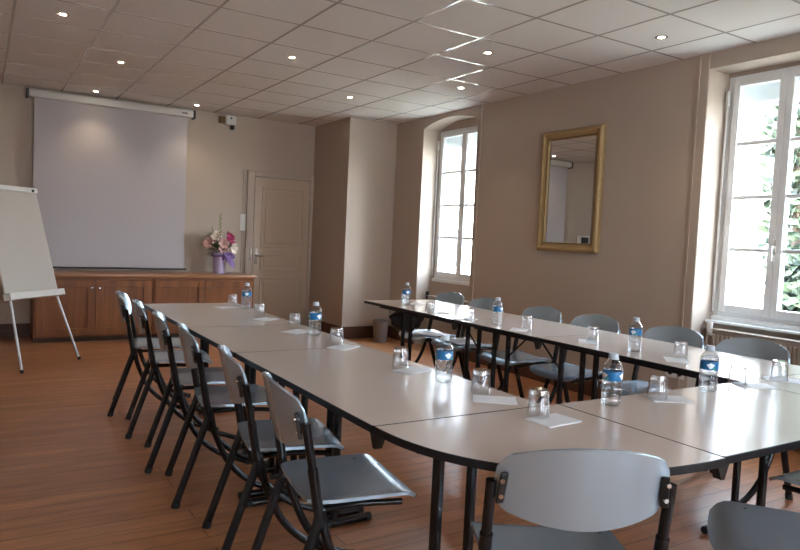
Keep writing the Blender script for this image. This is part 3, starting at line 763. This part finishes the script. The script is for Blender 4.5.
# dark bag hanging under the far end of the right row
o = empty('black_bag', (3.02, 4.72, .48)); tag(o, 'black bag hanging under the far end of the right table row', 'bag')
bm = bmesh.new()
bmesh.ops.create_icosphere(bm, subdivisions=3, radius=1)
for v_ in bm.verts:
    c = v_.co; k = 1+.10*math.sin(c.x*7+c.z*5)+.06*math.sin(c.y*11)
    v_.co = Vector((c.x*.16*k, c.y*.045*k, .12+c.z*.10*(1-.15*c.x)*k))
link('bag_body', bm, M['black'], o, smooth=True)
bm = bmesh.new(); tube(bm, spline([(-.08, 0, .19), (-.05, 0, .235), (.05, 0, .235), (.08, 0, .19)], 4), .008, 8); link('handle', bm, M['black'], o)

# ------------------------------------------------------------------ tabletop things
ZT = TT+.0006
def make_bottle():
    t = empty('water_bottle')
    bm = bmesh.new()
    out = [(0, .0), (.024, 0), (.029, .004), (.0305, .012), (.0305, .022), (.0285, .026), (.0305, .030), (.0305, .040), (.0285, .044), (.0305, .048), (.0300, .060), (.0283, .064), (.0300, .068), (.0305, .080), (.0295, .084), (.0295, .112), (.0305, .116), (.0290, .126), (.0230, .138), (.0150, .147), (.0125, .151), (.0125, .154)]
    lathe(bm, out, 32); link('bottle_body', bm, M['pet'], t, smooth=60)
    bm = bmesh.new(); inn = [(0, .0012)]+[(max(0, r-.0009), z+.001) for r, z in out[1:-4]]+[(.0, .1375)]
    lathe(bm, inn, 32); link('water', bm, M['water'], t, smooth=60)
    bm = bmesh.new(); lathe(bm, [(.0300, .083), (.0303, .084), (.0303, .112), (.0300, .113)], 32)
    lb = link('label', bm, M['blue'], t, smooth=60)
    for c in (0, math.pi*2/3, math.pi*4/3):
        bm = bmesh.new(); dk = bmesh.new()
        def fn(u, v, c=c):
            w = .42*(1-abs(2*v-1)**1.5)*(1+.3*math.cos(9*v)); ang = c+(u-.5)*2*w
            return (.03045*math.cos(ang), .03045*math.sin(ang), .087+.022*v)
        sheet(bm, fn, 8, 6, .0002)
        def fg(u, v, c=c):
            ang = c+.42+(u-.5)*.35; return (.03045*math.cos(ang), .03045*math.sin(ang), .0845+.006*v+.004*u)
        sheet(dk, fg, 4, 2, .0002)
        link('label_emblem', bm, M['lwhite'], lb); link('label_stripe', dk, M['lgreen'], lb)
    bm = bmesh.new(); lathe(bm, [(.0145, .1545), (.0150, .1545), (.0150, .167), (.0140, .169), (0, .169)], 24); lathe(bm, [(.0128, .150), (.0165, .1505), (.0165, .1530), (.0128, .1538)], 24)
    link('cap', bm, M['cap'], t, smooth=40)
    return t
BT = [(1.542, 4.445, 'water bottle with blue label at the far end of the left row, by the cabinets'), (1.489, 3.215, 'water bottle with blue label midway along the left table row'), (1.479, 2.04, 'water bottle with blue label on the nearest table of the left row'),
      (1.815, 1.535, 'water bottle with blue label on the inner edge of the near cross table, front centre'), (2.365, 1.545, 'water bottle with blue label on the near table before the black gap at right'), (2.890, 4.54, 'water bottle with blue label at the far end of the right row'),
      (2.84, 3.36, 'water bottle with blue label midway along the right table row'), (2.885, 2.31, 'water bottle with blue label on the right row between mirror and nearest window')]
pb = make_bottle()
for i, (x, y, lab) in enumerate(BT):
    b = pb if i == 0 else copy_tree(pb); b.location = (x, y, ZT); b.scale = (1.09, 1.09, 1.04); b.rotation_euler = (0, 0, [.2, 2.9, 4.6, .3+math.pi*1.5, 3.9, 4.4, 5.0, 1.4][i]); tag(b, lab, 'water bottle', 'small water bottles on the tables')
def make_tumbler():
    bm = bmesh.new()   # upside-down tumbler: thick base on top
    lathe(bm, [(.0350, .0), (.0360, .001), (.0320, .052), (.0298, .077), (.0288, .082), (.0, .082)]+[(0, .067), (.0255, .066), (.0280, .060), (.0305, .044), (.0338, .001)], 28, close=False)
    # close the rim
    rim_o = [v for v in bm.verts if abs(v.co.z) < 1e-6]; rim_i = [v for v in bm.verts if abs(v.co.z-.001) < 1e-6 and v.co.xy.length < .0345]
    rim_o.sort(key=lambda v: math.atan2(v.co.y, v.co.x)); rim_i.sort(key=lambda v: math.atan2(v.co.y, v.co.x))
    for k in range(len(rim_o)): bm.faces.new((rim_o[k], rim_o[(k+1) % 28], rim_i[(k+1) % 28], rim_i[k]))
    return link('drinking_glass', bm, M['glass'], smooth=50)
def make_tumbler_all():
    g = make_tumbler(); bm = bmesh.new(); lathe(bm, [(0, .0682), (.0250, .0672), (.0276, .0630), (.0292, .0765), (.0282, .0812), (0, .0812)], 24)
    link('thick_base', bm, M['gbase'], g, smooth=50); return g
def make_paper(w, h):
    bm = bmesh.new(); box(bm, -w/2, w/2, -h/2, h/2, 0, .0016); box(bm, -w/2+.003, w/2+.001, -h/2+.002, h/2+.001, .0017, .0026, rot=Matrix.Rotation(.02, 4, 'Z')); return link('note_sheet', bm, M['paper'])
GL = [  # glass x,y, paper cx,cy,angle, label fragment
    (1.486, 4.575, 1.43, 4.53, 20, 'at the far end of the left table row'), (1.480, 4.02, 1.465, 3.88, 28, 'second from the far end of the left row'), (1.505, 3.52, 1.45, 3.36, 30, 'third from the far end of the left row'),
    (1.460, 2.90, 1.465, 2.835, 32, 'beyond the midway bottle of the left row'), (1.463, 2.32, 1.475, 2.25, 22, 'beside the bottle on the nearest left-row table'), (1.490, 1.83, 1.475, 1.735, -38, 'just before the seam of the rounded corner'),
    (1.466, 1.517, 1.476, 1.461, 4, 'on the rounded corner table in front'), (2.062, 1.54, 2.09, 1.512, -30, 'on the near table right of the centre bottle'), (2.615, 1.58, 2.660, 1.535, -34, 'on the near table right of the second bottle'),
    (2.885, 1.56, 2.91, 1.56, -50, 'nearest the right photo edge'),
    (2.925, 4.62, 3.02, 4.58, 40, 'at the far end of the right row'), (2.735, 3.975, 2.86, 3.98, 30, 'on the right row before the arched window'), (2.750, 3.535, 2.80, 3.62, 35, 'mid right row, left of its bottle'),
    (2.885, 3.125, 2.82, 3.12, 40, 'on the right row below the mirror'), (2.930, 2.635, 2.89, 2.63, 42, 'on the right row beyond the bottle by the casing'), (2.930, 2.07, 2.87, 2.05, 42, 'on the right row nearest the window')]
pg = make_tumbler_all(); pp = make_paper(.145, .102)
for i, (x, y, px, py, an, lab) in enumerate(GL):
    p = pp if i == 0 else pp.copy()
    if i: col.objects.link(p)
    p.location = (px, py, ZT); p.rotation_euler = (0, 0, R(an)); tag(p, 'white note sheet by the glass '+lab, 'paper', 'white note sheets on the tables')
    # does the glass stand on the sheet?
    dx, dy = x-px, y-py; c, s = math.cos(-R(an)), math.sin(-R(an)); lx, ly = dx*c-dy*s, dx*s+dy*c
    on = abs(lx) < .0725+.034 and abs(ly) < .051+.034
    g = pg if i == 0 else copy_tree(pg)
    g.location = (x, y, ZT+(.0030 if on else 0)); tag(g, 'clear tumbler standing upside down '+lab, 'glass', 'upturned glasses on the tables')
# leaflets left on chairs
for (x, y, z, an, lab) in ((3.31, 4.80, .466, 20, 'white leaflet on the seat of the farthest chair of the right row'), (3.33, 4.36, .466, -10, 'white leaflet on the seat of the second farthest chair of the right row')):
    bm = bmesh.new(); box(bm, -.105, .105, -.148, .148, 0, .003)
    tag(link('leaflet', bm, M['paper'], loc=(x, y, z), rotz=R(an)), lab, 'leaflet', 'white leaflets on right row seats')

# ------------------------------------------------------------------ light
wd = bpy.data.worlds.new('World'); sc.world = wd; wd.use_nodes = True
nt = wd.node_tree; bg = nt.nodes['Background']
tc = nt.nodes.new('ShaderNodeTexCoord'); sp = nt.nodes.new('ShaderNodeSeparateXYZ'); cr = nt.nodes.new('ShaderNodeValToRGB')
cr.color_ramp.elements[0].position = 0; cr.color_ramp.elements[0].color = (.88, .94, 1, 1)
cr.color_ramp.elements[1].position = .6; cr.color_ramp.elements[1].color = (.60, .78, 1, 1)
nt.links.new(tc.outputs['Generated'], sp.inputs[0]); nt.links.new(sp.outputs[2], cr.inputs[0]); nt.links.new(cr.outputs[0], bg.inputs[0])
bg.inputs[1].default_value = 10.5
L = bpy.data.lights.new('sun', 'SUN'); L.energy = 14; L.angle = R(1.5); L.color = (1, .95, .86)
so = bpy.data.objects.new('sun', L); col.objects.link(so)
so.rotation_euler = Vector((.62, .28, -.73)).to_track_quat('-Z', 'Y').to_euler()
for a, b in FILL_WINDOWS:
    L = bpy.data.lights.new('window_portal', 'AREA'); L.shape = 'RECTANGLE'; L.size = (b-a); L.size_y = 1.75; L.energy = 1
    L.cycles.is_portal = True
    lo = bpy.data.objects.new('window_portal', L); col.objects.link(lo); lo.location = ((a+b)/2, YN-.25, 1.68); lo.rotation_euler = Vector((0, 1, 0)).to_track_quat('-Z', 'Z').to_euler()
for a, b in ((5.785, 6.81), (2.205, 3.08), (-1.645, -.755)):
    L = bpy.data.lights.new('window_portal', 'AREA'); L.shape = 'RECTANGLE'; L.size = 1.75; L.size_y = (b-a); L.energy = 1
    L.cycles.is_portal = True
    lo = bpy.data.objects.new('window_portal', L); col.objects.link(lo); lo.location = (XF+.10, (a+b)/2, 1.68); lo.rotation_euler = Vector((-1, 0, 0)).to_track_quat('-Z', 'Y').to_euler()

# ------------------------------------------------------------------ camera
r_, u_, f_ = Vector((.849556, -.525440, .046612)), Vector((-.010886, .070893, .997424)), Vector((0, 0, 0))
yaw, pitch, roll = .5558674283440934, -.05465376214139476, .0466966228374841
cy, sy, cp, sp_ = math.cos(yaw), math.sin(yaw), math.cos(pitch), math.sin(pitch)
f_ = Vector((sy*cp, cy*cp, sp_)); r0 = Vector((cy, -sy, 0)); u0 = r0.cross(f_)
c, s = math.cos(roll), math.sin(roll); r_ = c*r0+s*u0; u_ = -s*r0+c*u0
cam = bpy.data.cameras.new('camera'); cam.sensor_width = 36; cam.sensor_fit = 'HORIZONTAL'; cam.lens = 676.63/800*36; cam.clip_start = .05; cam.clip_end = 200
co = bpy.data.objects.new('camera', cam); col.objects.link(co)
co.matrix_world = Matrix(((r_.x, u_.x, -f_.x, 0), (r_.y, u_.y, -f_.y, 0), (r_.z, u_.z, -f_.z, 1.28), (0, 0, 0, 1)))
sc.camera = co
vs = sc.view_settings; vs.view_transform = 'Standard'; vs.look = 'None'; vs.gamma = 1; vs.use_curve_mapping = False; vs.exposure = 2.2
cyc = sc.cycles; cyc.use_denoising = True; cyc.max_bounces = 14; cyc.diffuse_bounces = 8; cyc.glossy_bounces = 6; cyc.transmission_bounces = 10; cyc.transparent_max_bounces = 16
cyc.sample_clamp_indirect = 6; cyc.caustics_reflective = False; cyc.caustics_refractive = False
